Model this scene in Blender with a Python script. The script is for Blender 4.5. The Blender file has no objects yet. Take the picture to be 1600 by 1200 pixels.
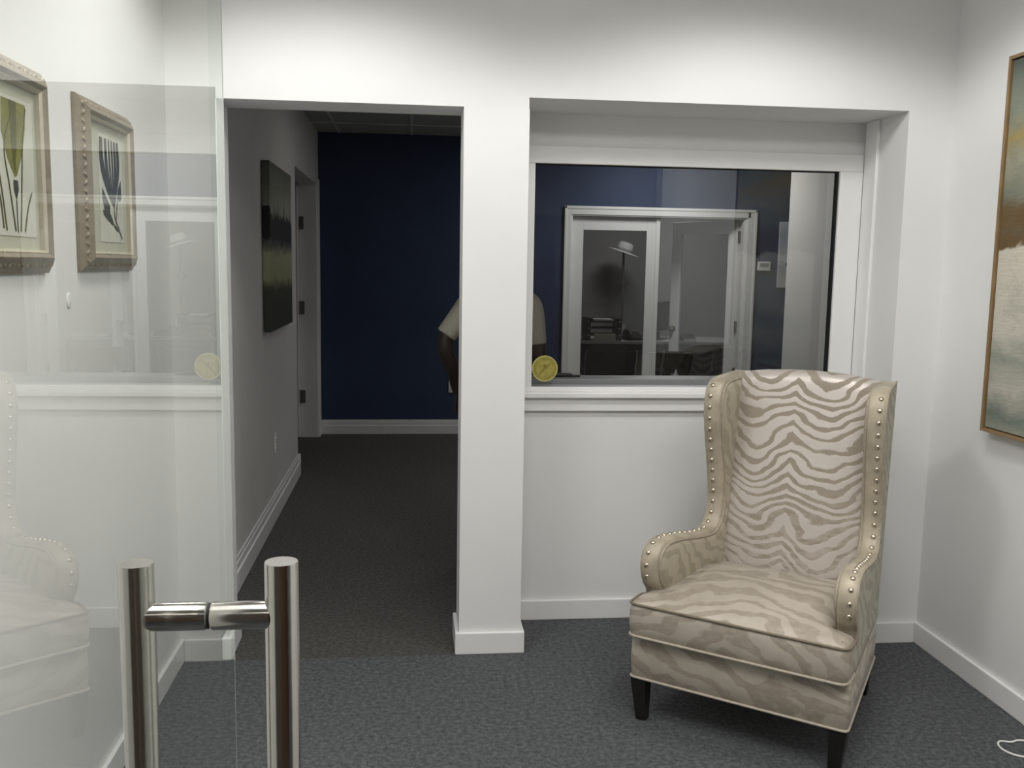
import bpy, bmesh, math, random
from mathutils import Vector, Matrix
from mathutils.geometry import tessellate_polygon
random.seed(7)
S = bpy.context.scene
COL = S.collection
PI = math.pi

# ------------------------------------------------------------------ materials
class NT:
    def __init__(self, name):
        self.m = bpy.data.materials.new(name)
        self.m.use_nodes = True
        self.t = self.m.node_tree
        self.t.nodes.clear()
        self.out = self.n('ShaderNodeOutputMaterial')
    def n(self, typ, **kw):
        nd = self.t.nodes.new(typ)
        for k, v in kw.items():
            setattr(nd, k, v)
        return nd
    def l(self, a, b):
        self.t.links.new(a, b)
    def val(self, sock, v):
        if hasattr(v, 'links'):
            self.l(v, sock)
        else:
            sock.default_value = v
    def math(self, op, a, b=0.0, c=0.0, clamp=False):
        nd = self.n('ShaderNodeMath', operation=op, use_clamp=clamp)
        self.val(nd.inputs[0], a); self.val(nd.inputs[1], b); self.val(nd.inputs[2], c)
        return nd.outputs[0]
    def coord(self, scale=(1, 1, 1), loc=(0, 0, 0), rot=(0, 0, 0)):
        tc = self.n('ShaderNodeTexCoord')
        mp = self.n('ShaderNodeMapping')
        mp.inputs['Scale'].default_value = scale
        mp.inputs['Location'].default_value = loc
        mp.inputs['Rotation'].default_value = rot
        self.l(tc.outputs['Object'], mp.inputs['Vector'])
        return mp.outputs[0]
    def noise(self, vec, scale, detail=4, rough=.5, dist=0.0):
        nd = self.n('ShaderNodeTexNoise')
        if vec is not None:
            self.l(vec, nd.inputs['Vector'])
        nd.inputs['Scale'].default_value = scale
        nd.inputs['Detail'].default_value = detail
        nd.inputs['Roughness'].default_value = rough
        nd.inputs['Distortion'].default_value = dist
        return nd.outputs['Fac']
    def ramp(self, fac, stops, interp='LINEAR'):
        nd = self.n('ShaderNodeValToRGB')
        r = nd.color_ramp
        r.interpolation = interp
        while len(r.elements) < len(stops):
            r.elements.new(.5)
        for e, (p, c) in zip(r.elements, stops):
            e.position = p
            e.color = (c[0], c[1], c[2], 1) if not isinstance(c, (int, float)) else (c, c, c, 1)
        self.l(fac, nd.inputs['Fac'])
        return nd.outputs['Color']
    def mix(self, fac, a, b, mode='MIX'):
        nd = self.n('ShaderNodeMix', data_type='RGBA', blend_type=mode)
        self.val(nd.inputs[0], fac)
        for i, v in ((6, a), (7, b)):
            if hasattr(v, 'links'):
                self.l(v, nd.inputs[i])
            else:
                nd.inputs[i].default_value = (v[0], v[1], v[2], 1)
        return nd.outputs[2]
    def bump(self, h, strength=.2, dist=.01):
        nd = self.n('ShaderNodeBump')
        nd.inputs['Strength'].default_value = strength
        nd.inputs['Distance'].default_value = dist
        self.l(h, nd.inputs['Height'])
        return nd.outputs[0]
    def pbr(self, color, rough=.5, metal=0.0, normal=None, spec=.5, sheen=0.0, alpha=None):
        nd = self.n('ShaderNodeBsdfPrincipled')
        if hasattr(color, 'links'):
            self.l(color, nd.inputs['Base Color'])
        else:
            nd.inputs['Base Color'].default_value = (color[0], color[1], color[2], 1)
        self.val(nd.inputs['Roughness'], rough)
        self.val(nd.inputs['Metallic'], metal)
        nd.inputs['Specular IOR Level'].default_value = spec
        if sheen:
            nd.inputs['Sheen Weight'].default_value = sheen
            nd.inputs['Sheen Roughness'].default_value = .4
        if normal is not None:
            self.l(normal, nd.inputs['Normal'])
        self.l(nd.outputs[0], self.out.inputs['Surface'])
        return nd

def plain(name, col, rough=.5, metal=0.0, spec=.5, var=.04, scale=30, bump=0.0):
    m = NT(name)
    v = m.noise(m.coord(), scale, 3)
    d = [max(0, c * (1 - var)) for c in col]
    u = [min(1, c * (1 + var)) for c in col]
    c = m.ramp(v, [(.3, d), (.7, u)])
    m.pbr(c, rough, metal, m.bump(v, bump, .004) if bump else None, spec)
    return m.m

def thin_glass(name, tint):
    m = NT(name)
    g = m.n('ShaderNodeNewGeometry')
    dt = m.n('ShaderNodeVectorMath', operation='DOT_PRODUCT')
    m.l(g.outputs['Incoming'], dt.inputs[0]); m.l(g.outputs['Normal'], dt.inputs[1])
    c = m.math('ABSOLUTE', dt.outputs['Value'])
    p = m.math('POWER', m.math('SUBTRACT', 1.0, c, clamp=True), 5.0)
    r = m.math('MULTIPLY_ADD', p, .957, .043)
    rt = m.math('DIVIDE', m.math('MULTIPLY', r, 2.0), m.math('ADD', r, 1.0))
    front = m.math('SUBTRACT', 1.0, g.outputs['Backfacing'])
    fac = m.math('MULTIPLY', rt, front)
    tr = m.n('ShaderNodeBsdfTransparent'); tr.inputs[0].default_value = (*tint, 1)
    gl = m.n('ShaderNodeBsdfGlossy'); gl.inputs['Roughness'].default_value = 0.0
    gl.inputs['Color'].default_value = (.97, 1, .98, 1)
    mx = m.n('ShaderNodeMixShader')
    m.l(fac, mx.inputs[0]); m.l(tr.outputs[0], mx.inputs[1]); m.l(gl.outputs[0], mx.inputs[2])
    m.l(mx.outputs[0], m.out.inputs['Surface'])
    return m.m

def clear_edge():
    m = NT('glass_edge_clear')
    tr = m.n('ShaderNodeBsdfTransparent'); tr.inputs[0].default_value = (.86, .92, .88, 1)
    m.l(tr.outputs[0], m.out.inputs['Surface'])
    return m.m

def carpet(name='carpet_grey_loop', tint=(1, 1, 1)):
    m = NT(name)
    v = m.coord()
    f = m.noise(v, 250, 3, .8)
    g = m.noise(v, 60, 3, .65)
    b = m.noise(v, 1.6, 3, .5)
    s = m.math('ADD', m.math('MULTIPLY', f, .55), m.math('MULTIPLY', g, .45))
    c = m.ramp(s, [(.36, (.024, .026, .028)), (.5, (.084, .089, .095)), (.60, (.155, .163, .170)), (.68, (.22, .224, .226))])
    c = m.mix(m.math('MULTIPLY', b, .35), c, (.070, .071, .072))
    c = m.mix(1.0, c, tint, 'MULTIPLY')
    m.pbr(c, .95, 0, m.bump(s, .35, .004), .15, .1)
    return m.m

def zebra(name, mode):
    """woven zebra jacquard: tan ground, paler metallic stripes"""
    m = NT(name)
    tc = m.n('ShaderNodeTexCoord')
    sp = m.n('ShaderNodeSeparateXYZ'); m.l(tc.outputs['Object'], sp.inputs[0])
    X, Y, Z = sp.outputs
    v1 = m.coord((1, 1, 1))
    w1 = m.math('SUBTRACT', m.noise(m.coord((1.0, 1.0, 1.6), (3.1, 0, 1.7)), 3.6, 2, .45), .5)
    w2 = m.math('SUBTRACT', m.noise(m.coord((1, 1, 1.5), (8, 2, 0)), 10.0, 2, .5), .5)
    ax = m.math('ABSOLUTE', m.math('ADD', X, .02))
    if mode == 'back':        # chevrons sweeping down to a middle seam
        wave = m.math('MULTIPLY', m.math('SINE', m.math('MULTIPLY', ax, 13.0)), .05)
        p = m.math('ADD', Z, wave)
        freq, a1, a2 = 150.0, .20, .042
    elif mode == 'seat':
        p = m.math('ADD', m.math('MULTIPLY', Y, .8), m.math('ADD', m.math('MULTIPLY', Z, 1.1), m.math('MULTIPLY', ax, .55)))
        freq, a1, a2 = 74.0, .34, .075
    elif mode == 'rail':
        p = m.math('ADD', m.math('MULTIPLY', Z, 1.0), m.math('MULTIPLY', X, .45))
        freq, a1, a2 = 62.0, .42, .07
    else:                     # wings and arms: fanning diagonal
        p = m.math('ADD', m.math('MULTIPLY', Z, .75), m.math('MULTIPLY', Y, .62))
        freq, a1, a2 = 96.0, .30, .05
    p = m.math('ADD', p, m.math('ADD', m.math('MULTIPLY', w1, a1), m.math('MULTIPLY', w2, a2)))
    s = m.math('SINE', m.math('MULTIPLY', p, freq))
    thick = m.math('MULTIPLY', m.math('SUBTRACT', m.noise(m.coord((1, 1, 1), (5, 9, 3)), 6.0, 2), .47), 2.6)
    s = m.math('ADD', s, thick)
    rag = m.math('MULTIPLY', m.math('SUBTRACT', m.noise(m.coord((1, 1, .45)), 95, 3, .7), .5), .9)
    s = m.math('ADD', s, rag)
    fac = m.math('MULTIPLY_ADD', s, 2.2, .62, clamp=True)
    wear = m.noise(m.coord((1, 1, 1), (2, 7, 1)), 9.0, 4, .6)
    fine = m.noise(m.coord((1, 1, .3)), 420, 2, .6)
    dark = m.mix(fine, (.255, .215, .165), (.335, .29, .23))
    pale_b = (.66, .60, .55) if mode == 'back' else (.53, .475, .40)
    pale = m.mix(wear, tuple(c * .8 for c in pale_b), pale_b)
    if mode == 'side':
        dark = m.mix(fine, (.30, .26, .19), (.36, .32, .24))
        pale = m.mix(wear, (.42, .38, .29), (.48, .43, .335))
    if mode in ('rail', 'seat'):
        dark = m.mix(fine, (.275, .235, .185), (.35, .305, .245))
        fac = m.math('MULTIPLY', fac, m.math('MULTIPLY_ADD', wear, 1.1, .28, clamp=True))
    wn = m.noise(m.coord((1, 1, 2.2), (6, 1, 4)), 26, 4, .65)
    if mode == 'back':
        low = m.math('MULTIPLY_ADD', Z, -2.6, 2.05, clamp=True)  # stripes fade towards the bottom: missing sheen painted into the colour
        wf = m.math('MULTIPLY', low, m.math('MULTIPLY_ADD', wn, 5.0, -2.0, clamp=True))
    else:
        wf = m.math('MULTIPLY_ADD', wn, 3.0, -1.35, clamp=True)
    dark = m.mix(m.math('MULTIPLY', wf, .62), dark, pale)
    c = m.mix(fac, dark, pale)
    rough = m.math('MULTIPLY_ADD', fac, -.26 if mode == 'back' else -.12, .68)
    hgt = m.math('ADD', m.math('MULTIPLY', fac, .7), m.math('MULTIPLY', fine, .5))
    m.pbr(c, rough, m.math('MULTIPLY', fac, .35 if mode == 'back' else .12), m.bump(hgt, .25, .003), .45, .12)
    return m.m

M = {}
M['wall'] = plain('white_wall_paint', (.80, .80, .79), .55, 0, .35, .012, 4)
M['wall2'] = plain('off_white_wall_paint', (.70, .69, .67), .6, 0, .3, .02, 4)
M['trim'] = plain('white_semi_gloss_trim', (.83, .83, .82), .35, 0, .5, .01, 8)
M['ceil'] = plain('ceiling_white', (.75, .75, .74), .8, 0, .2, .02, 20)
M['navy'] = plain('navy_blue_wall_paint', (.040, .060, .122), .6, 0, .3, .06, 5)
M['carpet'] = carpet()
M['carpet2'] = carpet('carpet_taupe_loop', (.86, .80, .70))
M['pane'] = thin_glass('door_glass', (.975, .985, .97))
M['wpane'] = thin_glass('window_glass', (.92, .93, .93))
M['fpane'] = thin_glass('leaf_glass', (.85, .86, .86))
M['pedge'] = clear_edge()
M['gedge'] = plain('glass_edge_polished', (.36, .41, .38), .15, 0, .6, .03, 20)
M['steel'] = plain('brushed_stainless', (.52, .50, .47), .17, 1.0, .5, .03, 60)
M['steel2'] = plain('dull_steel', (.35, .33, .31), .35, 1.0, .5, .05, 60)
M['rubber'] = plain('black_gasket', (.012, .012, .013), .6, 0, .3)
M['legwood'] = plain('espresso_wood', (.010, .009, .008), .35, 0, .5, .2, 25)
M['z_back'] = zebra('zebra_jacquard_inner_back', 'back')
M['z_side'] = zebra('zebra_jacquard_wing', 'side')
M['z_seat'] = zebra('zebra_jacquard_cushion', 'seat')
M['z_rail'] = zebra('zebra_jacquard_rail', 'rail')
M['band'] = plain('tan_satin_band', (.40, .35, .265), .42, 0, .5, .22, 14, .1)
M['pipe'] = plain('tan_piping', (.36, .315, .245), .6, 0, .4, .12, 60)
M['pipe_dark'] = plain('brown_piping', (.20, .165, .12), .6, 0, .4, .12, 60)
M['pipe_light'] = plain('pale_piping', (.46, .41, .34), .55, 0, .4, .1, 60)
M['brass'] = plain('antique_nickel_nail', (.62, .55, .44), .22, 1.0, .5, .05, 60)
M['black'] = plain('black_plastic', (.014, .014, .015), .45, 0, .4)
M['blackfab'] = plain('black_fabric', (.018, .019, .022), .85, 0, .2, .2, 80)
M['whitep'] = plain('white_plastic', (.78, .78, .76), .4, 0, .5, .01)
M['paper'] = plain('white_paper', (.74, .74, .71), .8, 0, .2, .03, 20)
M['slot'] = plain('dark_slot', (.03, .03, .03), .6)
M['bulb'] = None

# ------------------------------------------------------------------ mesh helpers
class MB:
    def __init__(self):
        self.b = bmesh.new()
    def box(self, x0, x1, y0, y1, z0, z1, bev=0.0, seg=2, mi=0):
        vs = [self.b.verts.new(p) for p in [(x0, y0, z0), (x1, y0, z0), (x1, y1, z0), (x0, y1, z0),
                                            (x0, y0, z1), (x1, y0, z1), (x1, y1, z1), (x0, y1, z1)]]
        fs = [self.b.faces.new([vs[i] for i in q]) for q in
              [(3, 2, 1, 0), (4, 5, 6, 7), (0, 1, 5, 4), (1, 2, 6, 5), (2, 3, 7, 6), (3, 0, 4, 7)]]
        for f in fs: f.material_index = mi
        if bev > 0:
            es = list({e for f in fs for e in f.edges})
            bmesh.ops.bevel(self.b, geom=es, offset=bev, segments=seg, profile=.5, affect='EDGES')
        return self
    def prism(self, bottom, top, mi=0):
        n = len(bottom)
        a = [self.b.verts.new(p) for p in bottom]; c = [self.b.verts.new(p) for p in top]
        fs = [self.b.faces.new(list(reversed(a))), self.b.faces.new(c)]
        for i in range(n):
            fs.append(self.b.faces.new([a[i], a[(i + 1) % n], c[(i + 1) % n], c[i]]))
        for f in fs: f.material_index = mi
        return self
    def rings(self, rings, cap=True, closed=True, mi=0):
        R = [[self.b.verts.new(p) for p in r] for r in rings]
        n = len(R[0])
        for a, c in zip(R, R[1:]):
            for i in range(n if closed else n - 1):
                f = self.b.faces.new([a[i], a[(i + 1) % n], c[(i + 1) % n], c[i]]); f.material_index = mi
        if cap and closed:
            f = self.b.faces.new(list(reversed(R[0]))); f.material_index = mi
            f = self.b.faces.new(R[-1]); f.material_index = mi
        return R
    def tube(self, pts, r, n=12, cap=True, loop=False):
        pts = [Vector(p) for p in pts]
        rs = r if isinstance(r, (list, tuple)) else [r] * len(pts)
        N = len(pts)
        prev = None; rings = []
        for i, p in enumerate(pts):
            if loop:
                t = (pts[(i + 1) % N] - pts[i - 1]).normalized()
            else:
                t = (pts[min(i + 1, N - 1)] - pts[max(i - 1, 0)]).normalized()
            if prev is None:
                up = Vector((0, 0, 1)) if abs(t.z) < .9 else Vector((1, 0, 0))
                a = t.cross(up).normalized()
            else:
                a = (prev - t * prev.dot(t)).normalized()
            prev = a; c = t.cross(a)
            rings.append([p + (a * math.cos(2 * PI * k / n) + c * math.sin(2 * PI * k / n)) * rs[i] for k in range(n)])
        if loop:
            rings.append(rings[0])
            self.rings(rings, cap=False)
            bmesh.ops.remove_doubles(self.b, verts=self.b.verts[:], dist=1e-6)
        else:
            self.rings(rings, cap=cap)
        return self
    def lathe(self, prof, org=(0, 0, 0), axis='Z', n=24):
        o = Vector(org); rings = []
        for r, h in prof:
            ring = []
            for k in range(n):
                c, s = math.cos(2 * PI * k / n) * max(r, 1e-4), math.sin(2 * PI * k / n) * max(r, 1e-4)
                d = {'Z': (c, s, h), 'Y': (c, h, -s), '-Y': (c, -h, s), 'X': (h, c, s)}[axis]
                ring.append(o + Vector(d))
            rings.append(ring)
        self.rings(rings)
        return self
    def ellipsoid(self, c, r, nu=16, nv=10):
        c = Vector(c); rings = []
        for j in range(1, nv):
            th = PI * j / nv
            rings.append([c + Vector((r[0] * math.sin(th) * math.cos(2 * PI * k / nu), r[1] * math.sin(th) * math.sin(2 * PI * k / nu), -r[2] * math.cos(th))) for k in range(nu)])
        self.rings(rings)
        return self
    def build(self, name, mat, parent=None, smooth=False, angle=35, recalc=True):
        if recalc:
            bmesh.ops.recalc_face_normals(self.b, faces=self.b.faces[:])
        me = bpy.data.meshes.new(name)
        self.b.to_mesh(me); self.b.free()
        for m in (mat if isinstance(mat, (list, tuple)) else [mat]):
            me.materials.append(m)
        if smooth:
            me.polygons.foreach_set('use_smooth', [True] * len(me.polygons))
            try: me.set_sharp_from_angle(angle=math.radians(angle))
            except Exception: pass
        o = bpy.data.objects.new(name, me)
        COL.objects.link(o)
        if parent is not None: o.parent = parent
        return o

def tag(o, label=None, cat=None, group=None, kind=None):
    if label: o['label'] = label
    if cat: o['category'] = cat
    if group: o['group'] = group
    if kind: o['kind'] = kind
    return o

def empty(name, loc=(0, 0, 0), rz=0.0, label=None, cat=None, group=None, kind=None):
    o = bpy.data.objects.new(name, None)
    o.empty_display_size = .1
    o.location = loc; o.rotation_euler = (0, 0, rz)
    COL.objects.link(o)
    return tag(o, label, cat, group, kind)

def copy_tree(o, parent=None):
    c = o.copy(); COL.objects.link(c)
    if parent is not None: c.parent = parent
    for ch in list(o.children): copy_tree(ch, c)
    return c

def struct(name, mb, mat, parent=None, **kw):
    o = mb.build(name, mat, parent, **kw)
    if parent is None: o['kind'] = 'structure'
    return o

def remesh(o, voxel, smooth=2):
    md = o.modifiers.new('r', 'REMESH'); md.mode = 'VOXEL'; md.voxel_size = voxel; md.use_smooth_shade = True
    ms = o.modifiers.new('s', 'SMOOTH'); ms.iterations = smooth; ms.factor = .5
    dg = bpy.context.evaluated_depsgraph_get(); dg.update()
    me = bpy.data.meshes.new_from_object(o.evaluated_get(dg))
    o.modifiers.clear(); o.data = me
    me.polygons.foreach_set('use_smooth', [True] * len(me.polygons))
    return o

# ------------------------------------------------------------------ dimensions
YF, YJ, YW = 3.507, 3.72, 3.847       # partition front plane, jamb back, window wall plane
XL, XR = -.862, 2.057
XOL, XCL, XCR, XRR = -.69, .185, .425, 1.88
ZO, ZR, ZC = 2.07, 2.11, 2.77
XH = -.801                              # hall side wall plane
YB = 8.33                               # navy wall
ZH = 2.604
BB = .087                               # waiting room baseboard height

# ------------------------------------------------------------------ shell: waiting room
struct('floor', MB().box(-3.2, 5.2, -3.2, 3.497, -.06, 0).box(.30, 5.2, 3.497, 3.847, -.06, 0), M['carpet'])
struct('floor_hall', MB().box(-3.2, .30, 3.497, 3.847, -.06, 0).box(-3.2, 5.2, 3.847, 11.6, -.06, 0), M['carpet2'])
struct('ceiling', MB().box(XL - .1, XR + .1, -.12, YF + .02, ZC, ZC + .06), M['ceil'])
struct('wall_left', MB().box(XL - .1, XL, -.12, YF + .02, 0, ZC), M['wall'])
struct('wall_right', MB().box(XR, XR + .1, -.12, YF + .02, 0, ZC), M['wall'])
w = MB()
w.box(XL - .1, XOL, YF, YJ, 0, ZO)                       # stub beside the passage
w.box(XL - .1, XCR - .002, YF, YJ, ZO, ZC)               # header over the passage
w.box(XCR - .002, XR + .1, YF, YW + .12, ZR, ZC)         # header over the window bay
w.box(XRR, XR + .1, YF, YW + .12, 0, ZR)                 # return beside the window bay
struct('wall_partition', w, M['wall'])
struct('column', MB().box(XCL, XCR, YF, YJ, 0, ZO + .0), M['wall'])
w = MB()
w.box(.215, XRR, YW, YW + .12, 0, .965)
w.box(.215, .455, YW, YW + .12, .965, 1.974)
w.box(.215, XRR, YW, YW + .12, 1.974, ZC)
struct('wall_back', w, M['wall'])

def base(name, x0, x1, y0, y1, h=BB, mat='trim', bev=.004):
    return struct(name, MB().box(x0, x1, y0, y1, 0, h, bev, 2), M[mat])
t = .015
base('baseboard_left', XL, XL + t, -.06, YF)
base('baseboard_right', XR - t, XR, -.06, YF)
base('baseboard_back', .44, XRR, YW - t, YW)
base('baseboard_partition', XRR - t, XR - t, YF - t, YF)
base('baseboard_return', XRR - t, XRR, YF, YW - t)
base('baseboard_stub', XL + t, XOL + t, YF - t, YF)
base('baseboard_jamb', XOL, XOL + t, YF, YJ)
w = MB()
w.box(XCL - t, XCR + t, YF - t, YF, 0, BB, .004)
w.box(XCL - t, XCL, YF - .002, YJ, 0, BB, .004)
w.box(XCR, XCR + t, YF - .002, YW - t, 0, BB, .004)
struct('baseboard_column', w, M['trim'])

# window between waiting room and reception
win = empty('window_1', (0, 0, 0), kind='structure')
GX0, GX1, GZ0, GZ1 = .491, 1.768, 1.004, 1.912
w = MB()
w.box(.428, GX0, YW - .022, YW + .03, .985, GZ1, .003)
w.box(GX1, 1.868, YW - .022, YW + .03, .985, GZ1, .003)
w.box(.428, 1.868, YW - .022, YW + .03, GZ1, 1.982, .003)
w.box(GX0, GX1, YW - .012, YW + .03, .985, GZ0, .002)
w.box(.44, 1.872, YW + .03, YW + .118, .965, GZ0 - .004, .002)
w.build('window_frame', M['trim'], win)
MB().box(GX0, GX1, YW + .004, YW + .012, GZ0, GZ1).build('window_glass', M['wpane'], win)
w = MB()
w.box(GX1 - .007, GX1, YW - .008, YW + .02, GZ0, GZ1)
w.box(GX0, GX1, YW - .004, YW + .02, GZ1 - .004, GZ1)
w.build('window_gasket', M['rubber'], win)
w = MB()
w.box(.428, XRR - .001, YW - .045, YW + .02, .962, .985, .004)
w.build('window_sill', M['trim'], win)
MB().box(.428, XRR - .001, YW - .022, YW + .0, .905, .963, .003).build('window_apron', M['trim'], win)
struct('trim_1', MB().box(XRR - .014, XRR, YW - .125, YW - .024, .99, ZR, .003), M['trim'])

# ------------------------------------------------------------------ storefront and corridor behind the viewpoint, invented for handle and glass to reflect
w = MB()
w.box(XL, -.20, -.11, -.06, 2.45, ZC); w.box(-.20, XR, -.11, -.06, 2.45, ZC)
for x0, x1 in ((XL, XL + .05), (-.235, -.185), (.80, .85), (XR - .05, XR)):
    w.box(x0, x1, -.11, -.06, 0, 2.45)
w.box(XL + .05, -.235, -.11, -.06, 0, .08); w.box(.85, XR - .05, -.11, -.06, 0, .08)
struct('trim_2', w, M['steel2'])
struct('window_2', MB().box(.85, XR - .05, -.09, -.08, .08, 2.45), M['wpane'])
struct('window_3', MB().box(XL + .05, -.235, -.09, -.08, .08, 2.45), M['wpane'])
M['brown'] = plain('brown_reflection_panel', (.16, .085, .045), .4, 0, .5, .25, 6)
struct('wall_corridor', MB().box(-3.2, 5.2, -2.8, -2.7, 0, 2.9), M['brown'])  # unseen wall, brown added for the handle to reflect
struct('wall_corridor_west', MB().box(-3.2, -3.1, -2.7, -.12, 0, 2.9), M['wall2'])
struct('wall_corridor_east', MB().box(5.1, 5.2, -2.7, -.12, 0, 2.9), M['wall2'])
struct('wall_corridor_front', MB().box(-3.2, XL - .1, -.12, -.02, 0, 2.9).box(XR + .1, 5.2, -.12, -.02, 0, 2.9).box(XL - .1, XR + .1, -.12, -.115, ZC, 2.9), M['wall2'])
struct('ceiling_corridor', MB().box(-3.2, 5.2, -2.8, -.115, 2.9, 2.95), M['ceil'])

# glass entry door standing open, with its pull handle
GXD = -.1765
door = empty('door_1', (GXD, -.05, 0), -.010, kind='structure')
w = MB()
w.box(-.006, .006, .0, .905, .012, 2.42, .0012, 1)
for f in w.b.faces:
    n = f.calc_center_median()
    f.material_index = 0 if abs(n.x) > .0059 else (2 if (f.calc_area() > .005 or n.x < 0) else 1)
w.build('door_glass', [M['pane'], M['gedge'], M['pedge']], door)
w = MB(); w.box(-.02, .02, -.005, .12, 0, .012, .002).box(-.02, .02, -.005, .12, 2.42, 2.45, .002)
w.build('door_pivot', M['steel2'], door)
hy = .757 + .05
pull = empty('pull_handle', (.0065, hy, 0)); pull.parent = door
def pullbar(x):
    return MB().lathe([(.0115, .46), (.0135, .462), (.0135, 1.2578), (.0132, 1.2588), (.0001, 1.2588)], (x, 0, 0), 'Z', 40)
pullbar(.057).build('pull_bar', M['steel'], pull, True, 30)
pullbar(-.057).build('pull_bar', M['steel'], pull, True, 30)
for z in (1.214, .505):
    for s in (1, -1):
        MB().lathe([(.0105, s * .0002 + (.0006 if s > 0 else -.0065)), (.0115, s * .0016 + (.0006 if s > 0 else -.0065)), (.0115, s * .048)], (0, 0, z), 'X', 28).build('standoff', M['steel'], pull, True, 40)
    MB().lathe([(.0114, -.0085), (.0114, -.0030)], (0, 0, z), 'X', 28).build('sleeve', M['steel'], pull, True, 40)
    MB().lathe([(.0104, -.0034), (.0104, .0070)], (0, 0, z), 'X', 28).build('spacer_ring', M['rubber'], pull, True, 40)

# ------------------------------------------------------------------ shell: hall, reception and office beyond
struct('wall_hall', MB().box(XH - .14, XH, YJ, 6.69, 0, ZH).box(XH - .14, XH, 6.69, 8.18, 2.172, ZH).box(XH - .5, XH, 8.19, YB + .1, 0, ZH), M['wall2'])
def fancy_base(name, x0, x1, y0, y1, h, axis):
    w = MB()
    w.box(x0, x1, y0, y1, 0, h * .62, .003)
    if axis == 'x':
        w.box(x0, (x0 + x1) / 2 + .002, y0, y1, h * .62, h * .86, .003); w.box(x0, (x0 + x1) / 2 - .002, y0, y1, h * .86, h, .003)
    else:
        w.box(x0, x1, (y0 + y1) / 2 - .002, y1, h * .62, h * .86, .003); w.box(x0, x1, (y0 + y1) / 2 + .002, y1, h * .86, h, .003)
    return struct(name, w, M['trim'])
fancy_base('baseboard_hall', XH, XH + .018, YJ + .02, 6.70, .152, 'x')
struct('baseboard_hall_end', MB().box(XH - .14, XH + .018, 6.69, 6.706, 0, .152, .003), M['trim'])
struct('wall_navy', MB().box(XH, 1.332 + .06, YB, YB + .12, 0, ZH).box(3.03, 4.4, YB, YB + .12, 0, ZH).box(1.392, 3.03, YB, YB + .12, 1.975, ZH), M['navy'])
fancy_base('baseboard_navy', XH, 1.33, YB - .018, YB, .128, 'y')
fancy_base('baseboard_navy_east', 3.09, 4.3, YB - .018, YB, .128, 'y')
struct('ceiling_hall', MB().box(XH - .5, 4.4, YJ - .0, YB + .12, ZH, ZH + .05), plain('ceiling_tile', (.50, .50, .48), .9, 0, .1, .1, 70))
w = MB()
for x in [-.62 + .61 * i for i in range(9)]:
    w.box(x - .011, x + .011, YW + .12, YB, ZH - .005, ZH + .002)
for y in [4.1 + 1.22 * i for i in range(4)]:
    w.box(XH, 4.3, y - .011, y + .011, ZH - .0045, ZH + .002)
struct('trim_3', w, M['trim'])
struct('wall_reception', MB().box(2.95, 3.08, YW + .12, 7.25, 0, ZH), M['wall2'])
struct('wall_reception_end', MB().box(4.3, 4.4, 7.0, YB, 0, ZH).box(3.08, 4.4, 6.9, 7.0, 0, ZH), M['wall2'])
struct('wall_reception_back', MB().box(XR + .1, 2.96, YW, YW + .12, 0, ZH), M['wall2'])
# side room behind the hall door
struct('wall_side_room', MB().box(-2.6, -2.5, 6.0, YB + .1, 0, ZH).box(-2.5, XH - .14, 6.0, 6.1, 0, ZH).box(-2.5, XH - .5, YB, YB + .1, 0, ZH), M['wall2'])
struct('ceiling_side_room', MB().box(-2.6, XH - .13, 6.0, YB + .1, ZH - .001, ZH + .05), M['ceil'])
w = MB()
w.box(XH - .30, XH - .0, 8.165, 8.192, 0, 2.17, .003)            # far jamb
w.box(XH - .0005, XH + .014, 8.19, 8.30, 0, 2.20, .003)          # casing on hall side
w.box(XH - .145, XH + .0, 6.69, 8.19, 2.155, 2.172, .002)
struct('trim_4', w, M['trim'])
d = empty('door_2', (XH - .155, 8.155, 0), kind='structure')
MB().box(-.80, .0, -.04, .0, .012, 2.13, .003).build('door_leaf', M['trim'], d)
for z in (.36, 1.12, 1.83):
    MB().box(.002, .050, -.0125, -.0, z - .055, z + .055, .003).tube([(.0, -.012, z - .058), (.0, -.012, z + .058)], .009, 10).build('door_hinge', M['steel2'], d)

# french doors in the navy wall
CX0, CX1, CZ = 1.332, 3.087, 2.035
w = MB()
for x0, x1 in ((CX0, CX0 + .075), (CX1 - .10, CX1)):
    w.box(x0, x1, YB - .014, YB, 0, CZ, .003)
    w.box(x0 + .012, x1 - .012, YB - .024, YB - .01, 0, CZ - .02, .004)
    w.box((x0 if x0 < 2 else x1 - .024), (x0 + .024 if x0 < 2 else x1), YB - .03, YB - .01, 0, CZ, .005)
w.box(CX0, CX1, YB - .014, YB, CZ - .085, CZ, .003)
w.box(CX0, CX1, YB - .030, YB - .01, CZ - .026, CZ, .005)
w.box(CX0 + .06, CX1 - .06, YB - .024, YB - .01, CZ - .075, CZ - .02, .004)
w.box(CX0 + .06, CX0 + .078, YB, YB + .12, 0, CZ - .06)
w.box(CX1 - .118, CX1 - .098, YB, YB + .12, 0, CZ - .06)
w.box(CX0 + .06, CX1 - .1, YB, YB + .12, CZ - .085, CZ - .06)
struct('trim_5', w, M['trim'])
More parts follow.
